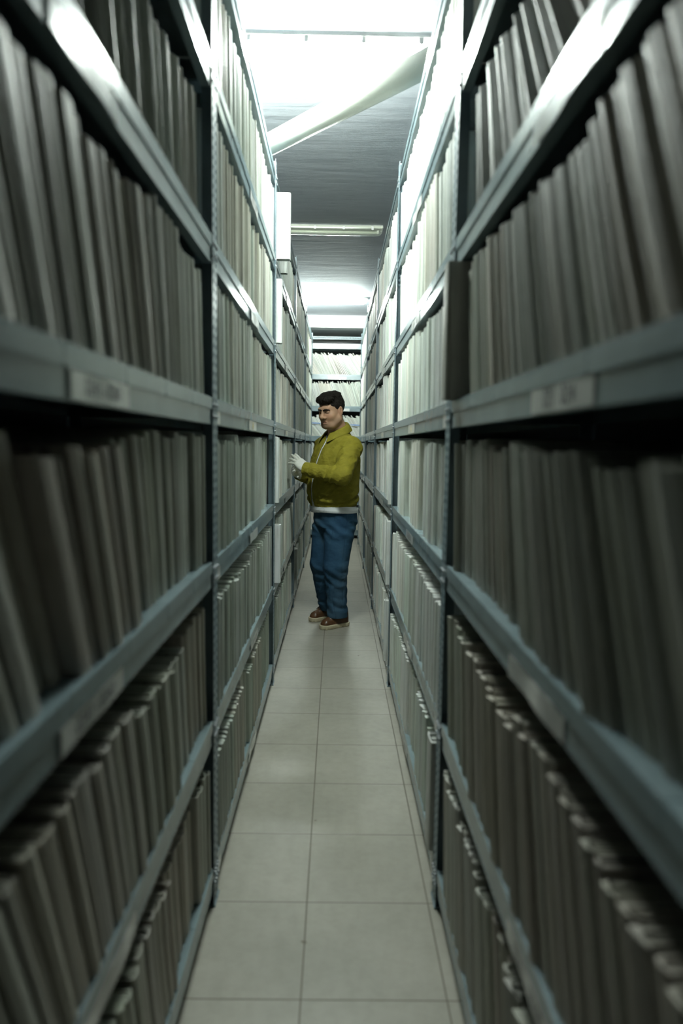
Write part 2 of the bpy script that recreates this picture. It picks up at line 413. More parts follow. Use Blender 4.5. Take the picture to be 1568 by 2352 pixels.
def file_sheets(f):
    w, D, H, m, r = f['w'], f['D'], f['H'], f['m'], f['rec']; th = .0022; u = f['uv']+3
    n = max(3, int(w/.0042)); R = random.Random(int(u*1000))
    V = []; F = []; UV = []
    zs = (.008, .5, 1.)
    for i in range(n):                                             # leaves in small bundles of differing height
        y0 = th+(w-2*th)*i/n; y1 = th+(w-2*th)*(i+1)/n; h = H+R.uniform(-.007, .004); x0 = .0035+R.uniform(0, .006)
        b = len(V)
        for s in zs:
            z = h*s; bw = f['bow']*4*(z/H)*(1-z/H)
            for (x, y) in ((x0, y0), (D-.004, y0), (D-.004, y1), (x0, y1)): V.append((r+x, f['y']+y+m*z+bw, f['z']+z))
        e = b+8
        F.append((e, e+1, e+2, e+3)); UV.append([(u+y0, 0), (u+y0, .1), (u+y1, .1), (u+y1, 0)])
        for a in (0, 1):
            for c in range(4):
                d = (c+1) % 4; F.append((b+a*4+c, b+a*4+d, b+a*4+4+d, b+a*4+4+c))
                ys = (y0, y0, y1, y1); UV.append([(u+ys[c], 0), (u+ys[d], 0), (u+ys[d], .3), (u+ys[c], .3)])
    return V, F, UV
def build(name, V, F, UV, mats, MI=None, tints=None, smooth=False):
    me = bpy.data.meshes.new(name); me.from_pydata(V, [], F)
    for m in mats: me.materials.append(m)
    if MI is not None: me.polygons.foreach_set('material_index', MI)
    uv = me.uv_layers.new(name='UVMap'); uv.data.foreach_set('uv', [c for q in UV for p in q for c in p])
    at = me.attributes.new('tint', 'FLOAT_COLOR', 'FACE')
    at.data.foreach_set('color', [c for t in tints for c in (*t, 1)])
    me.update(); return me

ORD = ('first second third fourth fifth sixth seventh eighth ninth tenth eleventh twelfth thirteenth fourteenth fifteenth sixteenth '
       'seventeenth eighteenth nineteenth twentieth').split()
TENS = {2: 'twenty', 3: 'thirty', 4: 'forty', 5: 'fifty', 6: 'sixty', 7: 'seventy', 8: 'eighty', 9: 'ninety'}
def ordinal(n):
    if n <= 20: return ORD[n-1]
    t, u = divmod(n, 10)
    return TENS[t][:-1]+'ieth' if u == 0 else TENS[t]+'-'+ORD[u-1]
LVN = {l: ORD[i]+' shelf up' for i, l in enumerate(ORDER)}
ROWN = {-1: 'the man faces', 1: 'behind the man', 0: 'at the aisle end'}

allf = []
for k in range(5):
    for side in (-1, 1):
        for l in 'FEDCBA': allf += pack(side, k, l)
for l in 'FEDCBA': allf += pack(0, 9, l)

# files that jut out into the aisle: (side, bay, level, distance from the far(left)/near(right) local y, thickness, jut, height, tint, label)
JUT = [(-1, 2, 'A', B-.10, .052, .075, .365, (.80, .81, .80), 'big white box file jutting over the aisle high beside the second post'),
       (-1, 2, 'B', B-.105, .05, .03, .36, (.78, .80, .79), 'white file jutting out just below the big white box file'),
       (-1, 2, 'A', B-.42, .05, .035, .36, (.72, .74, .72), 'pale file sticking out on the top row behind the white box file'),
       (-1, 2, 'D', B-.10, .045, .018, .385, (.76, .79, .79), 'white file jutting out beside the post near the gloved hand'),
       (-1, 2, 'E', B-.115, .06, .03, .35, (.76, .78, .80), 'white ring-holed file jutting out below waist height beside the post'),
       (-1, 3, 'D', B-.10, .05, .016, .36, (.74, .76, .76), 'white file behind the gloved hand next to the post'),
       (-1, 3, 'F', B-.14, .06, .02, .37, (.60, .62, .60), 'grey file sticking out at floor level behind the third post'),
       (1, 0, 'C', B-.125, .075, .03, .368, (.42, .41, .38), 'brownish wide file jutting out beside the nearest post at head height'),
       (1, 2, 'E', .05, .05, .018, .38, (.80, .82, .82), 'bright white file jutting out at knee height beside the second post'),
       (1, 2, 'F', .05, .055, .022, .37, (.82, .84, .83), 'bright white file jutting out at floor level beside the second post'),
       (1, 1, 'F', .06, .09, .012, .36, (.55, .56, .55), 'wide grey file at floor level beside the nearest post'),
       (1, 2, 'D', .05, .05, .014, .39, (.80, .82, .81), 'white file jutting out behind the man beside the second post')]
juts = []
for (side, k, l, y, t, jut, H, tint, lab) in JUT:
    f = dict(y=y, t=t, w=t, m=0.004, H=H, D=.33, rec=-jut, bow=.001, tint=tint, z=LEV[l]+.0008, side=side, k=k, l=l, uv=rng.uniform(0, 50), label=lab, n=0)
    juts.append(f)
    def clash(g):
        if (g['side'], g['k'], g['l']) != (side, k, l): return False
        a0, a1 = g['y']+min(0, g['m']*g['H']), g['y']+g['w']+max(0, g['m']*g['H'])
        return a1 > y-.002 and a0 < y+t+.004
    allf = [g for g in allf if not clash(g)]
for key in {(f['side'], f['k'], f['l']) for f in allf}:            # number what is left, counted from the far post of the bay
    row = sorted((f for f in allf if (f['side'], f['k'], f['l']) == key), key=lambda f: f['y'])
    if key[0] > 0: row.reverse()
    for i, f in enumerate(row): f['n'] = i+1

def shown_area(f):
    M = frame(f['side'], f['k']); ps = []
    for (yy, z) in ((0, 0), (f['w'], 0), (f['w'], f['H']), (0, f['H'])):
        p = proj(M @ Vector((f['rec'], f['y']+yy+f['m']*z, f['z']+z)))
        if p is None or abs(p[0]) > 9000 or abs(p[1]) > 9000: return 0
        ps.append(p)
    for ax, lo, hi in ((0, 0, 1568), (1, 0, 2352)):                # clip to the frame
        for lim, sg in ((lo, 1), (hi, -1)):
            o = []
            for i in range(len(ps)):
                a, b = ps[i], ps[(i+1) % len(ps)]
                da, db = (a[ax]-lim)*sg, (b[ax]-lim)*sg
                if da >= 0: o.append(a)
                if da*db < 0:
                    t = da/(da-db); o.append((a[0]+(b[0]-a[0])*t, a[1]+(b[1]-a[1])*t))
            ps = o
            if len(ps) < 3: return 0
    return abs(sum(ps[i][0]*ps[(i+1) % len(ps)][1]-ps[(i+1) % len(ps)][0]*ps[i][1] for i in range(len(ps))))/2
for f in allf: f['a'] = shown_area(f)
allf.sort(key=lambda f: -f['a'])
NTHING = 300-len(juts)
things, rest = allf[:NTHING]+juts, allf[NTHING:]
print('files', len(allf), 'smallest thing area', allf[NTHING-1]['a'], 'bays', sorted({f['k'] for f in things}))

SCRIB = {('jut', 10): 1}
def add_file(f):
    M = frame(f['side'], f['k'])
    base = Vector((f['rec'], f['y'], f['z']))
    V, F, UV, MI = file_cover(f, True)
    V = [tuple(Vector(v)-base) for v in V]
    lab = f.get('label') or f"{ordinal(f['n'])} grey file from far post, {LVN[f['l']]}, {BAYN[f['k']]} bay, row {ROWN[f['side']]}"
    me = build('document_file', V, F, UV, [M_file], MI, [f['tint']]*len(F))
    o = link('document_file', me, None, None, 0, lab, 'file', f"files standing on the {LVN[f['l']].replace(' up', '')} of the row {ROWN[f['side']]}")
    o.matrix_world = M @ Matrix.Translation(base)
    V, F, UV = file_sheets(f); V = [tuple(Vector(v)-base) for v in V]
    st = tuple(min(.85, c*1.12) for c in f['tint'])
    link('sheets', build('sheets', V, F, UV, [M_sheet], None, [st]*len(F)), o)
    return o
for f in things: f['obj'] = add_file(f)

def merge(name, fs, label):
    V, F, UV, MI, T = [], [], [], [], []
    for f in fs:
        M = frame(f['side'], f['k']); v, fc, uv, mi = file_cover(f, False); b = len(V)
        V += [tuple(M @ Vector(p)) for p in v]; F += [tuple(b+i for i in q) for q in fc]; UV += uv; MI += mi
        st = tuple(min(.85, c*1.1) for c in f['tint'])
        T += [f['tint'] if i == 0 else st for i in mi]
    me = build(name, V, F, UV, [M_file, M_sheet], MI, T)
    return link(name, me, None, None, 0, label, 'files', None, 'stuff')
merge('document_files', rest, 'mass of grey paper files filling the shelves further down the aisle')

# handwritten marks on a few spines (part of the file's surface)
def mark(file, body, size, zrel, ink):
    vs, fs = text_mesh(body, size); me = file['obj'].data
    b = len(me.vertices)
    cx = file['w']*.5
    mb = MB(); mb.add([(-.0062, cx-v[0]+file['m']*zrel, zrel+v[1]) for v in vs], fs)
    o = link('handwriting', mb.mesh('handwriting', ink), file['obj']); o['label'] = 'inked mark on the spine'
for f in things:
    if f['side'] == 1 and f['k'] == 0 and f['l'] == 'C' and f.get('label'): mark(f, '.', .06, f['H']-.06, M_ink)
    if f['side'] == 1 and f['k'] == 2 and f['l'] == 'E' and f.get('label'): mark(f, '0', .03, f['H']-.07, M_string)

# ------------------------------------------------------------------ lamps
def fixture(y, xr, tubem, label, length=1.18, lit_to=None):
    xl = xr-length
    r = link('batten_lamp', None, None, (xl, y, ZC), 0, label, 'ceiling lamp', 'fluorescent battens along the aisle')
    m = MB()
    prof = [(-.034, 0), (-.042, -.008), (-.048, -.021), (-.045, -.025), (.045, -.025), (.048, -.021), (.042, -.008), (.034, 0)]
    def sweep(prof, x0, x1, closed=True, inset=0):
        n = len(prof); xs = [x0, x1]
        vs = [(x, py, pz) for x in xs for (py, pz) in prof]
        fs = [(i, (i+1) % n, n+(i+1) % n, n+i) for i in range(n if closed else n-1)]
        if closed: fs += [tuple(range(n))[::-1], tuple(range(n, 2*n))]
        return vs, fs
    vs, fs = sweep(prof, .0, length); nb = len(prof)
    fs = [q for i, q in enumerate(fs) if i != 3]                   # the tray is open towards the tube
    m.add(vs, fs); link('housing', m.mesh('housing', M_tray), r)
    # clear trough cover
    cv = []; n = 14
    for i in range(n+1):
        a = math.pi*i/n; cv.append((.0555*math.cos(a), -.006-.070*math.sin(a)**.6))
    m = MB(); xs = [.004, .02, .05, length-.05, length-.02, length-.004]; sc = [.6, .9, 1, 1, .9, .6]
    vs = [(x, py, -.006+(pz+.006)*s) for x, s in zip(xs, sc) for (py, pz) in cv]; k = n+1
    fs = [(a*k+i, a*k+i+1, (a+1)*k+i+1, (a+1)*k+i) for a in range(len(xs)-1) for i in range(n)]
    fs += [tuple(range(k))[::-1], tuple(range(5*k, 6*k))]
    m.add(vs, fs); link('cover', m.mesh('cover', M_clear, True), r)
    t1 = length-.05 if lit_to is None else lit_to-xl
    t = MB().tube([(.05, 0, -.050), (t1, 0, -.050)], .013, 14)
    o = link('tube', t.mesh('tube', tubem, True), r)
    if lit_to is not None:  # made-up dim end, weights the lamp's light to its left part
        link('tube', MB().tube([(t1+.02, 0, -.050), (length-.05, 0, -.050)], .013, 14).mesh('tube', M_tube_weak, True), r)
    e = MB()
    for x in (.035, t1, length-.05)[:3 if lit_to is not None else 2]: e.tube([(x, 0, -.050), (x+.015, 0, -.050)], .015, 12); e.box(x, x+.015, -.012, .012, -.055, -.033)
    link('end_cap', e.mesh('end_cap', M_lamp), r)
    for i in range(5):
        x = .1+i*(length-.2)/4
        c = MB().box(x, x+.02, -.062, -.0575, -.042, -.016).box(x, x+.02, .0575, .062, -.042, -.016).box(x+.004, x+.016, -.066, -.061, -.046, -.028)
        link('clip', c.mesh('clip', M_clip), r)
    return r
fixture(3.38, .45, M_tube_on, 'lit fluorescent batten nearest the camera, before the white pipe', 1.25, .20)
fixture(6.10, .37, M_tube_off, 'unlit fluorescent batten with clear cover between the two lit ones')
fixture(8.98, .37, M_tube_far, 'lit fluorescent batten farthest away, in front of the beam')

# ------------------------------------------------------------------ pipe
dx, dy = -.678, .726
pc = Vector((0, 3.565, 3.09)); pd = Vector((-.672, .741, .0)).normalized()
def pipe():
    m = MB(); pts = [pc+pd*s for s in (-1.33, 1.33)]
    m.tube(pts, .0565, 32)
    o = link('drain_pipe', m.mesh('drain_pipe', M_pipe, True), None, None, 0, 'thick white plastic pipe crossing diagonally under the ceiling', 'pipe')
    for s in (-1.05, 1.05):
        p = pc+pd*s
        b = MB().tube([p-pd*.02, p+pd*.02], .0605, 24); b.box(p.x-.006, p.x+.006, p.y-.006, p.y+.006, p.z+.05, ZC)
        link('bracket', b.mesh('bracket', M_bolt), o)
pipe()

# ------------------------------------------------------------------ things at the far rack
def cable(name, pts, r, m, label, cat, n=8):
    return link(name, MB().tube(pts, r, n).mesh(name, m, True), None, None, 0, label, cat)
zc = LEV['G']
o = MB()
ang = MB().box(-.97, .97, FARY+.005, FARY+.007, 3.0, 3.012).box(-.97, .97, FARY+.005, FARY+.007, 3.03, 3.042).box(-.97, .97, FARY+.007, FARY+.04, 3.04, 3.042)
x = -.97
while x < .96: ang.box(x, x+.013, FARY+.005, FARY+.007, 3.012, 3.03); x += .026
link('slotted_angle', ang.mesh('slotted_angle', M_post), None, None, 0, 'perforated steel angle lying across the top of the end rack', 'steel angle')
cable('pipe', [(-.95, FARY+.12, zc+.032), (.95, FARY+.12, zc+.032)], .016, M_black, 'upper black conduit on top of the end rack', 'conduit')
cable('pipe', [(-.95, FARY+.19, zc+.018), (.95, FARY+.19, zc+.018)], .014, M_black, 'lower black conduit behind, on top of the end rack', 'conduit')
st = link('string', MB().tube([(-.5+i*.05, FARY-.006-.004*math.sin(i*1.7), LEV['C']+.205-.0022*i+.002*math.sin(i*2.3)) for i in range(20)], .0028, 6)
     .tube([(-.5+i*.05, FARY-.007-.004*math.sin(i*1.1+1), LEV['C']+.196-.0014*i+.003*math.sin(i*1.3)) for i in range(20)], .0028, 6).mesh('string', M_string, True),
     None, None, 0, 'bright blue string tied across the leaning files behind the man', 'string')

#PERSON#
# ------------------------------------------------------------------ the man (implicit surfaces meshed on a grid)
f32 = np.float32
def smin(a, b, k):
    h = np.clip(.5+.5*(b-a)/k, 0, 1); return b*(1-h)+a*h-k*h*(1-h)
def smax(a, b, k): return -smin(-a, -b, k)
class Vol:
    def __init__(s, lo, hi, res):
        s.lo = np.array(lo, float); s.h = res
        n = [int(math.ceil((hi[i]-lo[i])/res))+1 for i in range(3)]
        s.ax = [(lo[i]+res*np.arange(n[i])).astype(f32) for i in range(3)]
        s.F = np.full(n, .3, f32)
    def win(s, lo=None, hi=None):
        if lo is None: sl = [slice(0, len(a)) for a in s.ax]
        else: sl = [slice(max(0, int((lo[i]-s.lo[i])/s.h)), max(0, int((hi[i]-s.lo[i])/s.h)+2)) for i in range(3)]
        X, Y, Z = (s.ax[i][sl[i]] for i in range(3))
        return tuple(sl), X[:, None, None], Y[None, :, None], Z[None, None, :]
    def op(s, fn, lo, hi, k=.01, mode='u'):
        sl, X, Y, Z = s.win(lo, hi)
        if 0 in s.F[sl].shape: return s
        d = fn(X, Y, Z)
        s.F[sl] = smin(s.F[sl], d, k) if mode == 'u' else smax(s.F[sl], -d, k) if mode == 's' else smax(s.F[sl], d, k)
        return s
    def cone(s, a, b, r1, r2, k=.01, mode='u'):
        a, b = np.array(a, float), np.array(b, float); m = max(r1, r2)+.03+k
        ab = b-a; L2 = float(ab@ab)+1e-12
        def fn(X, Y, Z):
            t = np.clip(((X-a[0])*ab[0]+(Y-a[1])*ab[1]+(Z-a[2])*ab[2])/L2, 0, 1).astype(f32)
            return np.sqrt((X-a[0]-t*ab[0])**2+(Y-a[1]-t*ab[1])**2+(Z-a[2]-t*ab[2])**2)-(r1+t*(r2-r1))
        return s.op(fn, np.minimum(a, b)-m, np.maximum(a, b)+m, k, mode)
    def chain(s, pts, rs, k=.01):
        for i in range(len(pts)-1): s.cone(pts[i], pts[i+1], rs[i], rs[i+1], k)
        return s
    def ell(s, c, r, axes=None, k=.01, mode='u'):
        c = np.array(c, float); A = np.eye(3) if axes is None else np.array(axes, float); m = max(r)+.03+k; rm = min(r)
        def fn(X, Y, Z):
            d = [X-c[0], Y-c[1], Z-c[2]]
            q = [sum(A[i][j]*d[j] for j in range(3)) for i in range(3)]
            k0 = np.sqrt(sum((q[i]/r[i])**2 for i in range(3))); k1 = np.sqrt(sum((q[i]/r[i]**2)**2 for i in range(3)))
            return k0*(k0-1)/np.maximum(k1, 1e-6)
        return s.op(fn, c-m, c+m, k, mode)
    def mesh(s, name, mats, xf=None):
        V, Q = nets(s.F, s.lo, s.h)
        me = bpy.data.meshes.new(name)
        me.vertices.add(len(V)); me.vertices.foreach_set('co', V.astype(f32).ravel())
        me.loops.add(len(Q)*4); me.loops.foreach_set('vertex_index', Q.astype(np.int32).ravel())
        me.polygons.add(len(Q)); me.polygons.foreach_set('loop_start', np.arange(0, len(Q)*4, 4, dtype=np.int32))
        me.polygons.foreach_set('use_smooth', np.ones(len(Q), bool))
        for m in (mats if isinstance(mats, (list, tuple)) else [mats]): me.materials.append(m)
        me.update(calc_edges=True); me.validate(); return me
def nets(F, lo, h):
    S = F < 0; n = np.array(F.shape)-1
    c = np.zeros(n, np.int8)
    for i in (0, 1):
        for j in (0, 1):
            for k in (0, 1): c += S[i:n[0]+i, j:n[1]+j, k:n[2]+k]
    act = np.argwhere((c > 0) & (c < 8))
    idx = np.full(n, -1, np.int64); idx[tuple(act.T)] = np.arange(len(act))
    off = np.array([(i, j, k) for i in (0, 1) for j in (0, 1) for k in (0, 1)])
    val = np.stack([F[act[:, 0]+o[0], act[:, 1]+o[1], act[:, 2]+o[2]] for o in off], 1)
    P = np.zeros((len(act), 3)); W = np.zeros(len(act))
    for a in range(8):
        for b in range(a+1, 8):
            if np.abs(off[a]-off[b]).sum() != 1: continue
            m = (val[:, a] < 0) != (val[:, b] < 0)
            t = val[m, a]/(val[m, a]-val[m, b])
            P[m] += off[a]+t[:, None]*(off[b]-off[a]); W[m] += 1
    V = lo+h*(act+P/W[:, None])
    quads = []
    for ax in range(3):
        u, v = (ax+1) % 3, (ax+2) % 3
        sa = [slice(None)]*3; sb = [slice(None)]*3; sa[ax] = slice(0, -1); sb[ax] = slice(1, None)
        A, Bm = S[tuple(sa)], S[tuple(sb)]
        for flip in (0, 1):
            e = np.argwhere((A & ~Bm) if not flip else (~A & Bm))
            ok = (e[:, u] > 0) & (e[:, v] > 0) & (e[:, u] < n[u]) & (e[:, v] < n[v]); e = e[ok]
            du = np.zeros(3, int); du[u] = 1; dv = np.zeros(3, int); dv[v] = 1
            q = np.stack([idx[tuple((e-du-dv).T)], idx[tuple((e-dv).T)], idx[tuple(e.T)], idx[tuple((e-du).T)]], 1)
            quads.append(q if not flip else q[:, ::-1])
    Q = np.concatenate(quads); return V, Q[(Q >= 0).all(1)]
def wob(X, Y, Z, freq, seed, n=5):
    R = np.random.RandomState(seed); o = 0
    for _ in range(n):
        d = R.normal(size=3); d *= freq*R.uniform(.6, 1.5)/np.linalg.norm(d)
        o = o+np.sin(d[0]*X+d[1]*Y+d[2]*Z+R.uniform(0, 6.28))
    return (o/n).astype(f32)

PO = np.array((-.002, 5.32, 0.))
TA = math.radians(35)
TF = np.array((-math.cos(TA), -math.sin(TA), 0.)); TL = np.array((math.sin(TA), -math.cos(TA), 0.)); ZU = np.array((0, 0, 1.))
def W3(s, t, z): return PO+TL*s+TF*t+ZU*z
TZ = np.array([.80, .90, .955, 1.00, 1.10, 1.20, 1.31, 1.405, 1.465, 1.51, 1.555, 1.60])
TAW = np.array([.178, .182, .192, .206, .213, .212, .214, .205, .165, .105, .078, .072])
TBD = np.array([.148, .150, .158, .172, .182, .178, .168, .145, .112, .086, .074, .070])
TCC = np.array([.005, .008, .018, .024, .028, .022, .008, -.004, -.012, -.016, -.010, .0])
_zz = np.linspace(.8, 1.60, 161)
def _sm(v):
    y = np.interp(_zz, TZ, v); k = np.hanning(15); k /= k.sum()
    return np.convolve(np.pad(y, 7, 'edge'), k, 'valid')
_A, _Bd, _Cc = _sm(TAW), _sm(TBD), _sm(TCC)
def torso(X, Y, Z, grow=0.):
    s = (X-PO[0])*TL[0]+(Y-PO[1])*TL[1]; t = (X-PO[0])*TF[0]+(Y-PO[1])*TF[1]
    a = np.interp(Z, _zz, _A)+grow; b = np.interp(Z, _zz, _Bd)+grow; c = np.interp(Z, _zz, _Cc)
    e = 2.35
    q = (np.abs(s/a)**e+np.abs((t-c)/b)**e)**(1/e)
    d = (q-1)*np.minimum(a, b)
    return np.maximum(d, Z-1.60).astype(f32), s, t

SHL = W3(.180, -.012, 1.412); ELL_ = np.array((.045, 4.985, 1.205)); WRL = np.array((-.234, 5.105, 1.250))
SHR = W3(-.180, -.012, 1.412); ELR = np.array((-.115, 5.50, 1.150)); WRR = np.array((-.278, 5.300, 1.198))

def vcol_mat(name, rough, spec=.4):
    m = mat(name, (.5, .5, .5), rough, spec)
    a = N(m, 'ShaderNodeAttribute', attribute_name='tint'); L(m, a.outputs['Color'], bsdf(m).inputs['Base Color']); return m
M_skin = vcol_mat('skin', .5, .35); bsdf(M_skin).inputs['Subsurface Weight'].default_value = .12
bsdf(M_skin).inputs['Subsurface Radius'].default_value = (.012, .005, .003); bsdf(M_skin).inputs['Subsurface Scale'].default_value = .6
M_hair = mat('dark brown hair', (.010, .0078, .006), .62, .12)
bump(M_hair, noise(M_hair, mapped(M_hair, 'Object', (130, 130, 60)), 1., 3.), .9, .01)
M_eye = mat('eye white', (.55, .52, .48), .2, .5); M_iris = mat('dark iris', (.03, .018, .01), .15, .6)
M_jacket = mat('olive cotton jacket', (.205, .178, .019), .78, .18)
speckle(M_jacket, 'Object', (16, 16, 16), .88, 1.1); bump(M_jacket, noise(M_jacket, mapped(M_jacket, 'Object', (13, 13, 19)), 1., 2.5, .45), .75, .035)
M_tee = mat('white cotton shirt', (.70, .72, .74), .8, .15)
M_jean = mat('blue denim', (.028, .088, .165), .8, .18)
_v = mapped(M_jean, 'Object', (6, 6, 4)); _n = noise(M_jean, _v, 1., 3., .5); bump(M_jean, noise(M_jean, mapped(M_jean, 'Object', (9, 9, 15)), 1., 2., .4), .55, .03)
L(M_jean, mult(M_jean, ramp(M_jean, _n, [(.28, (.019, .058, .112)), (.52, (.030, .082, .145)), (.72, (.062, .120, .182))]),
   ramp(M_jean, noise(M_jean, mapped(M_jean, 'Object', (350, 350, 350)), 1., 2.), [(.3, (.75, .75, .75)), (.7, (1.1, 1.1, 1.1))])), bsdf(M_jean).inputs['Base Color'])
M_stitch = mat('denim stitching', (.10, .13, .16), .8)
M_glove = mat('white rubber glove', (.66, .655, .60), .5, .35)
bump(M_glove, noise(M_glove, mapped(M_glove, 'Object', (60, 60, 200)), 1., 3.), .3, .004)
M_leather = mat('brown leather', (.088, .040, .017), .38, .45); speckle(M_leather, 'Object', (28, 28, 28), .7, 1.2)
M_sole = mat('cream rubber sole', (.50, .44, .31), .7, .25); speckle(M_sole, 'Object', (40, 40, 40), .85, 1.08)
M_lace = mat('dark lace', (.045, .025, .015), .7)

# --- head frame
HA = math.radians(51); HT = math.radians(13); HS = 1.04
HF = np.array((-math.cos(HA)*math.cos(HT), -math.sin(HA)*math.cos(HT), -math.sin(HT)))
HLf = np.array((math.sin(HA), -math.cos(HA), 0.)); HU = np.cross(HLf, HF)*-1
if HU[2] < 0: HU = -HU
HC = np.array((-.044, 5.262, 1.690))
def Hd(l, f, u): return HC+HS*(HLf*l+HF*f+HU*u)
HAX = [HLf, HF, HU]
def hl(X, Y, Z):
    d = (X-HC[0], Y-HC[1], Z-HC[2])
    return [sum(a[i]*d[i] for i in range(3))/HS for a in HAX]

def build_body():
    v = Vol((-.50, 4.86, -.005), (.33, 5.75, 1.86), .004)
    def e(c, r, k=.012, mode='u'): v.ell(Hd(*c), [x*HS for x in r], HAX, k, mode)
    def cn(a, b, r1, r2, k=.008, mode='u'): v.cone(Hd(*a), Hd(*b), r1*HS, r2*HS, k, mode)
    e((0, -.018, .035), (.076, .094, .080)); e((0, .012, .0), (.069, .078, .085), .03)
    e((0, .028, -.055), (.062, .062, .068), .03); e((0, .062, -.098), (.030, .027, .023), .03); e((0, .012, -.098), (.050, .058, .030), .03)
    for sg in (-1, 1):
        e((sg*.038, .056, -.03), (.026, .028, .026), .03); cn((sg*.058, .0, -.06), (sg*.036, .052, -.096), .027, .023, .03)
    cn((-.036, .084, .026), (.036, .084, .026), .012, .012, .018)
    for sg in (-1, 1): e((sg*.031, .098, .004), (.021, .017, .0125), .012, 's')
    cn((0, .090, .014), (0, .112, -.026), .0085, .0115, .012); e((0, .112, -.030), (.0165, .0155, .0135), .008)
    for sg in (-1, 1): e((sg*.0165, .101, -.036), (.0095, .012, .0095), .006)
    for sg in (-1, 1): e((sg*.008, .108, -.0435), (.0045, .006, .004), .003, 's')
    for sg in (-1, 1):
        e((sg*.031, .0775, .0030), (.0175, .0145, .0120), .006)          # lids, nearly closed (looking down)
        e((sg*.031, .0965, -.0035), (.0150, .0050, .0022), .003, 's')
    cn((-.014, .0905, -.0650), (.014, .0905, -.0650), .0068, .0068, .008); cn((-.013, .0895, -.0765), (.013, .0895, -.0765), .0078, .0078, .008)
    cn((-.022, .094, -.0705), (.022, .094, -.0705), .0025, .0025, .004, 's')
    e((0, .088, -.052), (.006, .008, .010), .012)
    for sg in (-1, 1):
        ax = [HLf*.95+HF*(.3*-sg), HF*.97+HU*.2, HU*.97-HF*.2]
        v.ell(Hd(sg*.079, -.012, -.004), [.0115*HS, .021*HS, .034*HS], HAX, .006)
        v.ell(Hd(sg*.090, -.006, .002), [.008*HS, .010*HS, .017*HS], HAX, .004, 's')
        v.ell(Hd(sg*.079, -.004, -.032), [.008*HS, .010*HS, .011*HS], HAX, .006)
    # neck and trunk under the clothes
    v.chain([Hd(0, -.025, -.055), W3(0, -.005, 1.56), W3(0, -.012, 1.45)], [.062, .064, .085], .03)
    v.op(lambda X, Y, Z: smax(torso(X, Y, Z, -.026)[0], Z-1.50, .02), (-.4, 4.95, .82), (.35, 5.7, 1.53), .03)
    for S_, E_, Wr in ((SHL, ELL_, WRL), (SHR, ELR, WRR)): v.chain([S_, E_, Wr], [.056, .044, .026], .02)
    for a, b in ((WRL, HANDL), (WRR, HANDR)): v.chain([a, a+(b-a)*.45], [.026, .012], .01)
    for p in (LEGN, LEGF): v.chain([p[0], p[1], p[2]+ZU*.03], [.085, .06, .030], .03)
    for (an, to) in FEET: v.chain([an+ZU*.02, an+ZU*-.03, an+(to-an)*.6-ZU*.012], [.026, .024, .014], .02)
    me = v.mesh('person', M_skin)
    co = np.zeros(len(me.vertices)*3, f32); me.vertices.foreach_get('co', co); co = co.reshape(-1, 3)
    l, f, u = hl(co[:, 0], co[:, 1], co[:, 2])
    base = np.tile(np.array((.40, .235, .150)), (len(co), 1))
    def blend(w, c): base[:] = base*(1-w[:, None])+np.array(c)*w[:, None]
    g = lambda cx, cf, cu, rx, rf, ru: np.exp(-(((l-cx)/rx)**2+((f-cf)/rf)**2+((u-cu)/ru)**2))
    beard = np.clip((-.045-u)/.02, 0, 1)*np.clip((f+.01)/.03, 0, 1)*np.clip((.14+u)/.02, 0, 1)
    blend(beard*.28, (.20, .135, .098))
    blend(np.clip(g(0, .098, -.0575, .022, .02, .006), 0, 1)*.10, (.17, .11, .08))
    for sg in (-1, 1): blend(g(sg*.04, .08, -.03, .024, .04, .022)*.25, (.44, .20, .13)); blend(g(sg*.083, -.012, 0, .02, .03, .04)*.35, (.44, .20, .13)); blend(g(sg*.031, .09, .0, .02, .02, .009)*.35, (.22, .13, .09))
    blend(np.clip(g(0, .098, -.0705, .021, .016, .0095)*1.25, 0, 1)*.6, (.36, .16, .125))
    for sg in (-1, 1): blend(np.clip(g(sg*.031, .094, -.0035, .0150, .02, .0032)*1.3, 0, 1)*.92, (.02, .012, .009))
    blend(np.clip(g(0, .11, -.03, .02, .02, .018), 0, 1)*.3, (.44, .20, .13))
    me.attributes.new('tint', 'FLOAT_COLOR', 'POINT').data.foreach_set('color', np.concatenate([base, np.ones((len(co), 1))], 1).astype(f32).ravel())
    return me

LEGN = [W3(.080, .0, .90), np.array((.008, 5.235, .50)), np.array((.026, 5.312, .10))]
LEGF = [W3(-.085, .01, .90), np.array((-.112, 5.395, .50)), np.array((-.042, 5.545, .10))]
FEET = [(np.array((.052, 5.325, .085)), np.array((-.075, 5.240, .045))), (np.array((-.045, 5.565, .085)), np.array((-.195, 5.455, .045)))]
HANDL = WRL+np.array((-.074, .062, .074)); HANDR = WRR+np.array((-.055, -.080, .030))

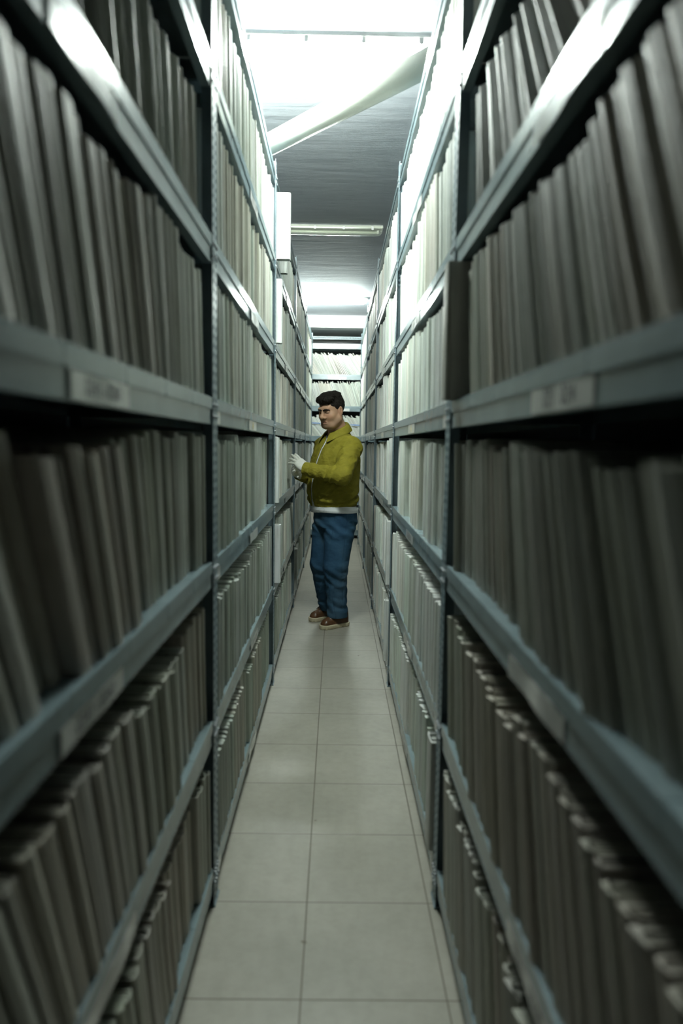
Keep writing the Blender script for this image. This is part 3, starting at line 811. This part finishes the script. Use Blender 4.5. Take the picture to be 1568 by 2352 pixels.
def build_jacket():
    v = Vol((-.34, 4.88, .94), (.26, 5.72, 1.63), .0036)
    v.op(lambda X, Y, Z: torso(X, Y, Z)[0], (-.4, 4.9, .9), (.35, 5.75, 1.64), .01)
    v.chain([SHL, ELL_, WRL+(WRL-ELL_)*.03], [.086, .069, .049], .013)
    v.chain([SHR, ELR, WRR+(WRR-ELR)*.1], [.083, .066, .047], .013)
    v.ell(W3(.135, -.012, 1.435), (.085, .08, .062), None, .035); v.ell(W3(-.135, -.012, 1.435), (.085, .08, .062), None, .035)
    sl, X, Y, Z = v.win()
    F = v.F
    d, s, t = torso(X, Y, Z)
    # folds
    fold = .0035*wob(X, Y, Z*.45, 42, 3)
    q = lambda c, r: np.exp(-((X-c[0])**2+(Y-c[1])**2+(Z-c[2])**2)/r**2)
    for S_, E_, Wr, sd in ((SHL, ELL_, WRL, 1), (SHR, ELR, WRR, 2)):
        ax = (Wr-E_)/np.linalg.norm(Wr-E_); u = (X-E_[0])*ax[0]+(Y-E_[1])*ax[1]+(Z-E_[2])*ax[2]
        ph = wob(X, Y, Z, 30, 20+sd, 4)
        fold = fold+.0060*(2*np.abs(np.sin(u*38+Z*30+1.6*ph))**.7-1)*q(E_+ax*.06, .11)
        fold = fold+.0035*np.sin(u*110-Z*40+2*ph)*q(E_+(Wr-E_)*.75, .07)
        a2 = (E_-S_)/np.linalg.norm(E_-S_); u2 = (X-S_[0])*a2[0]+(Y-S_[1])*a2[1]+(Z-S_[2])*a2[2]
        fold = fold+.0050*np.sin(u2*70+s*45+2.5*ph)*q(S_+a2*.06, .12)
    fold = fold+.0045*np.sin(Z*85+t*25+s*20+1.5*wob(X, Y, Z, 18, 9))*np.exp(-((Z-1.03)/.06)**2)
    fold = fold*np.where(t > .05, np.clip((np.abs(s+.02)-.02)/.05, .1, 1), 1)
    F += (1.45*fold).astype(f32)
    # seams: hem band, cuffs, yoke line
    F += (.0025*np.exp(-((Z-.992)/.004)**2)*np.clip(1-np.abs(d)/.03, 0, 1)).astype(f32)
    inner = F+.0085
    tee = torso(X, Y, Z, -.014)[0]
    # shell with open hem, neck and cuffs
    hem = (.956+.010*s/.2-Z); neck = Z-(1.59+.25*np.minimum(0, -t-.0)*1.0+np.clip(-t, 0, .1)*.15)
    F[:] = np.maximum(F, -np.maximum(inner, -(1.65-Z)))
    F[:] = np.maximum(F, hem)
    nk = np.sqrt((s/.078)**2+((t-.004)/.080)**2)
    F[:] = smax(F, -np.maximum((nk-1)*.078, 1.46-Z), .004)
    for Wr, E_ in ((WRL, ELL_), (WRR, ELR)):
        ax = (Wr-E_)/np.linalg.norm(Wr-E_); u = (X-Wr[0])*ax[0]+(Y-Wr[1])*ax[1]+(Z-Wr[2])*ax[2]
        rr2 = (X-Wr[0])**2+(Y-Wr[1])**2+(Z-Wr[2])**2
        near = (np.abs(u) < .13) & (rr2-u*u < .082**2)
        F[:] = np.where(near, np.maximum(F, u-(.004 if Wr is WRL else .022)), F)
        F[:] = np.where(near, F+.0022*np.exp(-((u+.052)/.004)**2), F)
    # open front: slit that runs from the collar to the hem
    half = .0115+.008*np.clip((1.10-Z)/.15, 0, 1)+.010*np.clip((Z-1.44)/.06, 0, 1)
    sl0 = .008-.050*np.clip((1.42-Z)/.42, 0, 1)
    F[:] = np.maximum(F, np.where(t > .02, half-np.abs(s-sl0), -1).astype(f32))
    return v.mesh('jacket', M_jacket)

def build_tee():
    v = Vol((-.26, 5.0, .885), (.26, 5.66, 1.60), .0042)
    v.op(lambda X, Y, Z: torso(X, Y, Z, -.0125)[0], (-.4, 4.9, .85), (.35, 5.75, 1.60), .01)
    v.ell(W3(.12, -.01, 1.425), (.08, .065, .05), None, .03); v.ell(W3(-.12, -.01, 1.425), (.08, .065, .05), None, .03)
    sl, X, Y, Z = v.win(); F = v.F
    d, s, t = torso(X, Y, Z)
    F += (.003*wob(X, Y, Z*.4, 40, 5)*np.clip((1.06-Z)/.08, 0, 1)).astype(f32)
    F -= (.021*np.clip((.985-Z)/.05, 0, 1)).astype(f32)
    inner = F+.006
    F[:] = np.maximum(F, np.where(Z < 1.0, -inner, -1))
    F[:] = np.maximum(F, .912+.006*np.sin(s*14)-.03*np.clip(-t, 0, .2)-Z)
    F[:] = np.maximum(F, Z-(1.556-.19*np.clip(t, -.05, .1)))
    return v.mesh('t_shirt', M_tee)

def build_jeans():
    v = Vol((-.24, 5.0, .075), (.24, 5.70, .97), .004)
    v.op(lambda X, Y, Z: np.maximum(torso(X, Y, Z, -.008)[0], np.maximum(Z-.955, .80-Z)), (-.4, 4.9, .78), (.35, 5.7, .97), .01)
    v.ell(W3(.070, -.035, .85), (.10, .105, .11), None, .04); v.ell(W3(-.075, -.035, .85), (.10, .105, .11), None, .04)
    for p, r in ((LEGN, [.118, .096, .080]), (LEGF, [.108, .084, .078])):
        hip, kn, an = p
        v.chain([hip, hip+(kn-hip)*.35, kn, kn+(an-kn)*.5, an-ZU*.02], [r[0], r[0]-.004, r[1], .079, r[2]], .018)
    sl, X, Y, Z = v.win(); F = v.F
    fold = .0028*wob(X, Y, Z*.6, 40, 11)
    for p, sd in ((LEGN, 1), (LEGF, 2)):
        c = p[1]; an = p[2]
        g = np.exp(-((X-c[0])**2+(Y-c[1])**2)/.13**2)
        ph = wob(X, Y, Z, 26, 30+sd, 4); side = (X-c[0])*TL[0]+(Y-c[1])*TL[1]
        fold = fold+.0060*np.sin((Z-.44)*60+side*55+3.2*ph)*np.exp(-((Z-.43)/.10)**2)*g+.004*np.sin((Z-.3)*45-side*80+2.5*ph)*np.exp(-((Z-.30)/.12)**2)*g
        ga = np.exp(-((X-an[0])**2+(Y-an[1])**2)/.12**2)
        fold = fold+.0080*np.sin((Z-.1)*80+side*50+3.2*ph)*np.exp(-((Z-.165)/.06)**2)*ga
    fold = fold+.0045*np.sin(Z*75+X*60+1.6*wob(X, Y, Z, 20, 41))*np.exp(-((Z-.80)/.06)**2)
    for p in (LEGN, LEGF):
        cx = np.interp(Z, [p[2][2], p[1][2], p[0][2]], [p[2][0], p[1][0], p[0][0]]); cyy = np.interp(Z, [p[2][2], p[1][2], p[0][2]], [p[2][1], p[1][1], p[0][1]])
        fold = fold+np.where(Y < cyy-.02, .0022*np.exp(-((X-cx-.050)/.0035)**2), 0)
    F += fold.astype(f32)
    for p in (LEGN, LEGF):                                            # open hems
        an = p[2]; r = np.sqrt((X-an[0])**2+(Y-an[1])**2)
        F[:] = np.where(Z < .13, np.maximum(F, np.where(r < .14, -(F+.007), F)), F)
    bottom = .082
    F[:] = np.maximum(F, bottom-Z+.10*np.clip(Y-5.30, -.1, 0)*0)
    return v.mesh('jeans', M_jean)

def build_hair():
    v = Vol((-.19, 5.09, 1.58), (.13, 5.44, 1.90), .0028)
    def e(c, r, k=.012, mode='u'): v.ell(Hd(*c), [x*HS for x in r], HAX, k, mode)
    e((0, -.020, .036), (.0845, .103, .089)); e((0, .045, .094), (.070, .058, .038), .02); e((0, -.02, .108), (.070, .082, .030), .02)
    e((.0, .078, .086), (.060, .030, .028), .015)
    sl, X, Y, Z = v.win(); F = v.F
    l, f, u = hl(X, Y, Z)
    F += (.0045*wob(X, Y, Z, 320, 51, 7)*np.clip((u-.0)/.05, .3, 1)+.006*wob(X, Y, Z, 150, 52, 6)*np.clip((u-.03)/.05, .1, 1)).astype(f32)
    line = np.interp(f, [-.13, -.075, -.045, -.030, -.016, -.006, .004, .022, .034, .046, .060, .075, .12],
                        [-.062, -.066, -.060, -.030, .020, .024, -.040, -.042, -.012, .026, .046, .056, .058])
    F[:] = smax(F, (line-u).astype(f32)*HS, .006)
    return v.mesh('hair', M_hair)

def build_brows():
    out = []
    for sg in (-1, 1):
        v = Vol(Hd(sg*.03, .08, .025)-.06, Hd(sg*.03, .08, .025)+.06, .002)
        v.chain([Hd(sg*.009, .0985, .0165), Hd(sg*.022, .0985, .0205), Hd(sg*.036, .0945, .0220), Hd(sg*.053, .0800, .0155)], [.0050, .0062, .0058, .0036], .003)
        out.append(v.mesh('eyebrow', M_hair))
    return out

def hand(wr, fdir, bnorm, thumb_side, curls, scale=1., cuff=.062):
    """gloved hand; fdir fingers, bnorm back of hand, thumb_side +1 when u points to the thumb"""
    f = np.array(fdir, float); f /= np.linalg.norm(f); b = np.array(bnorm, float); b -= f*(b@f); b /= np.linalg.norm(b)
    u = np.cross(f, b)*thumb_side
    P = lambda a, c, d: wr+scale*(f*a+u*c+b*d)
    v = Vol(wr-.23, wr+.23, .0024)
    ks = [(.026, .094), (.008, .098), (-.011, .094), (-.028, .084)]
    v.chain([P(-.045, 0, 0), P(.012, 0, 0)], [.0305, .028], .01)
    for (c, a) in ks: v.cone(P(.012, c*.6, 0), P(a-.012, c*.92, .001), .0165, .0140, .014)
    v.cone(P(.025, .024, -.010), P(.055, .034, -.008), .017, .014, .014); v.cone(P(.02, -.02, -.008), P(.06, -.026, -.006), .015, .013, .014)
    ln = [(.040, .026, .021), (.043, .029, .022), (.040, .027, .021), (.032, .021, .019)]
    for i, (c, a) in enumerate(ks):
        p = P(a-.012, c*.92, .001); cur, spread = curls[i]
        ang = 0; r = .0110 if i < 3 else .0098
        for j, L_ in enumerate(ln[i]):
            ang += cur[j]; dirv = f*math.cos(ang)-b*math.sin(ang)+u*spread*(1 if j < 3 else 0); dirv /= np.linalg.norm(dirv)
            q2 = p+dirv*L_*scale
            v.cone(p, q2, r, r*.95, .004); p = q2; r *= .94
    t0 = P(.030, .028, -.008); td, t2 = curls[4]
    p = t0
    for L_, dv, r in ((.042, td, .0125), (.032, t2, .0108), (.024, t2, .0096)):
        dirv = f*dv[0]+u*dv[1]+b*dv[2]; dirv /= np.linalg.norm(dirv); q2 = p+dirv*L_*scale; v.cone(p, q2, r, r*.92, .005); p = q2
    v.cone(P(-.050, 0, 0), P(-.044, 0, 0), .032, .032, .004)             # rolled cuff bead
    sl, X, Y, Z = v.win(); v.F += (.0009*wob(X, Y, Z, 160, 77, 5)).astype(f32)
    a = (X-wr[0])*f[0]+(Y-wr[1])*f[1]+(Z-wr[2])*f[2]
    v.F[:] = np.maximum(v.F, -cuff*scale-a)
    return v.mesh('glove', M_glove)

def shoe(an, to):
    """laced boot: upper, sole and laces; foot runs from heel (an) to toe (to)"""
    d = (to-an)[:2]; d /= np.linalg.norm(d); n = np.array((-d[1], d[0]))
    O = np.array((an[0], an[1], 0.))
    P = lambda a, c, z: O+np.array((d[0]*a+n[0]*c, d[1]*a+n[1]*c, z))
    def outline(X, Y):
        a = (X-O[0])*d[0]+(Y-O[1])*d[1]; c = (X-O[0])*n[0]+(Y-O[1])*n[1]
        w = np.interp(a, [-.085, -.05, .02, .09, .15, .2], [.037, .040, .037, .046, .050, .044])
        L0, L1 = -.078, .190
        ax = np.clip(a, L0+.04, L1-.05)
        return np.sqrt((a-ax)**2+c**2)-w, a, c
    v = Vol(P(.05, 0, .1)-np.array((.24, .24, .105)), P(.05, 0, .1)+np.array((.24, .24, .10)), .003)
    sl, X, Y, Z = v.win()
    o, a, c = outline(X, Y)
    top = np.interp(a, [-.085, -.03, .03, .07, .11, .16, .2], [.155, .165, .160, .122, .094, .076, .052])
    hgt = np.clip((Z-.03)/(top-.03), 0, 1.4)
    body = o+.006+.040*hgt**2.6*np.interp(a, [-.08, .0, .06, .12], [.35, .35, .6, 1])
    F = smax(body, Z-top, .014); F = smax(F, .024-Z, .003)
    F = F+.0016*np.exp(-((a-.098+.3*np.abs(c)-.06*(Z-.05))/.004)**2)-.002*np.exp(-(((Z-.062)-.10*(a-.1))/.004)**2)*np.clip((a-.09)/.02, 0, 1)
    v.F[:] = F.astype(f32)
    up = v.mesh('shoe', M_leather)
    v = Vol(P(.05, 0, .02)-np.array((.24, .24, .03)), P(.05, 0, .02)+np.array((.24, .24, .03)), .003)
    sl, X, Y, Z = v.win(); o, a, c = outline(X, Y)
    F = smax(o-.004+.003*np.abs(Z-.022)/.02, np.abs(Z-.0175)-.0170, .004)
    F = F+.0018*(np.sin(a*230) > .35)*np.clip((.012-Z)/.004, 0, 1)+.0012*np.exp(-((Z-.021)/.002)**2)
    v.F[:] = F.astype(f32)
    so = v.mesh('sole', M_sole)
    m = MB()
    for i in range(4):
        a0 = .045+.017*i; z = float(np.interp(a0, [.03, .07, .11], [.155, .120, .094]))-.002
        m.tube([P(a0-.004, -.024, z-.012), P(a0+.001, -.010, z+.003), P(a0+.003, .010, z+.003), P(a0+.009, .024, z-.012)], .0026, 6)
        m.tube([P(a0-.004, .024, z-.012), P(a0+.001, .010, z+.004), P(a0+.003, -.010, z+.004), P(a0+.009, -.024, z-.012)], .0026, 6)
    m.tube([P(.04, .004, .158), P(.055, .028, .150), P(.072, .032, .128), P(.065, .012, .136), P(.045, .0, .155)], .0024, 6)
    m.tube([P(.04, -.004, .158), P(.05, -.030, .150), P(.070, -.034, .126), P(.065, -.012, .136), P(.045, .0, .155)], .0024, 6)
    return up, so, m.mesh('laces', M_lace, True)

def build_collar():
    """turned-down shirt collar: stand and fall swept around the neck"""
    n, k = 44, 9
    V = []; Fc = []
    C = W3(0, -.006, 0)[:2]
    for i in range(n+1):
        th = math.radians(-158+316*i/n); fr = (1-math.cos(th))/2          # 0 at the nape, 1 at the throat
        e = abs(th)/math.radians(158)
        tip = max(0, (e-.72)/.28)
        for j in range(k+1):
            q = j/k
            if q < .35:
                p = q/.35; r0, z = .071+.003*p, 1.562-.075*fr+.050*p*(1-.25*fr)
            else:
                p = (q-.35)/.65; r0 = .074+(.042+.014*tip)*p**.9; z = 1.612-.088*fr-(.060+.022*tip)*p**1.3
            rs, rt = r0*1.0, r0*1.04
            s_, t_ = rs*math.sin(th), -rt*math.cos(th)
            if t_ > 0: t_ += .012*fr*q
            w = W3(s_, t_-.004, z); V.append(tuple(w))
    for i in range(n):
        for j in range(k):
            a = i*(k+1)+j; Fc.append((a, a+k+1, a+k+2, a+1))
    me = bpy.data.meshes.new('collar'); me.from_pydata(V, [], Fc); me.materials.append(M_jacket)
    me.polygons.foreach_set('use_smooth', [True]*len(Fc)); me.update(); return me

def build_person():
    body = link('person', build_body(), None, None, 0, 'dark-haired man in an olive jacket and jeans touching the files with white gloves', 'person')
    link('hair', build_hair(), body)
    for b_ in build_brows(): link('eyebrow', b_, body)
    jk = link('jacket', build_jacket(), body); jk['label'] = 'olive green zip jacket hanging open'
    co = link('collar', build_collar(), jk); md = co.modifiers.new('thick', 'SOLIDIFY'); md.thickness = .005; md.offset = 0
    md = co.modifiers.new('sub', 'SUBSURF'); md.levels = 1; md.render_levels = 1
    link('t_shirt', build_tee(), body)['label'] = 'white t-shirt showing in the open front and below the jacket hem'
    jn = link('jeans', build_jeans(), body); jn['label'] = 'straight blue jeans'
    gl = link('glove', hand(WRL, HANDL-WRL, (.30, -1, .15), 1,
        [((.16, .16, .10), .06), ((.12, .16, .12), -.02), ((.18, .24, .16), -.16), ((.16, .28, .2), -.46), ((.85, .45, -.55), (.98, .05, -.35))], 1.0, .04), body); gl['label'] = 'white rubber glove on the hand nearer the camera'
    gl = link('glove', hand(WRR, HANDR-WRR, (-.1, .9, -.5), 1,
        [((.35, .5, .3), .10), ((.42, .55, .3), .02), ((.5, .6, .35), -.06), ((.55, .65, .35), -.14), ((.6, .6, -.4), (.9, .3, -.3))], 1.0, .036), body); gl['label'] = 'white rubber glove on the farther, lower hand'
    for an, to in FEET:
        up, so, la = shoe(an, to); s_ = link('shoe', up, body); s_['label'] = 'brown leather lace-up boot'
        link('sole', so, s_)['label'] = 'thick cream sole'; link('laces', la, s_)
    return body
build_person()


# ------------------------------------------------------------------ look
scene.view_settings.view_transform = 'Standard'; scene.view_settings.look = 'None'
scene.view_settings.exposure = 0.0; scene.view_settings.gamma = 1; scene.view_settings.use_curve_mapping = False
w = bpy.data.worlds.new('world'); scene.world = w; w.use_nodes = True
w.node_tree.nodes['Background'].inputs['Color'].default_value = (0, 0, 0, 1)
cy = scene.cycles
cy.max_bounces = 8; cy.diffuse_bounces = 5; cy.glossy_bounces = 3; cy.transmission_bounces = 4; cy.transparent_max_bounces = 8
cy.sample_clamp_indirect = 6; cy.caustics_reflective = False; cy.caustics_refractive = False
cy.use_denoising = True
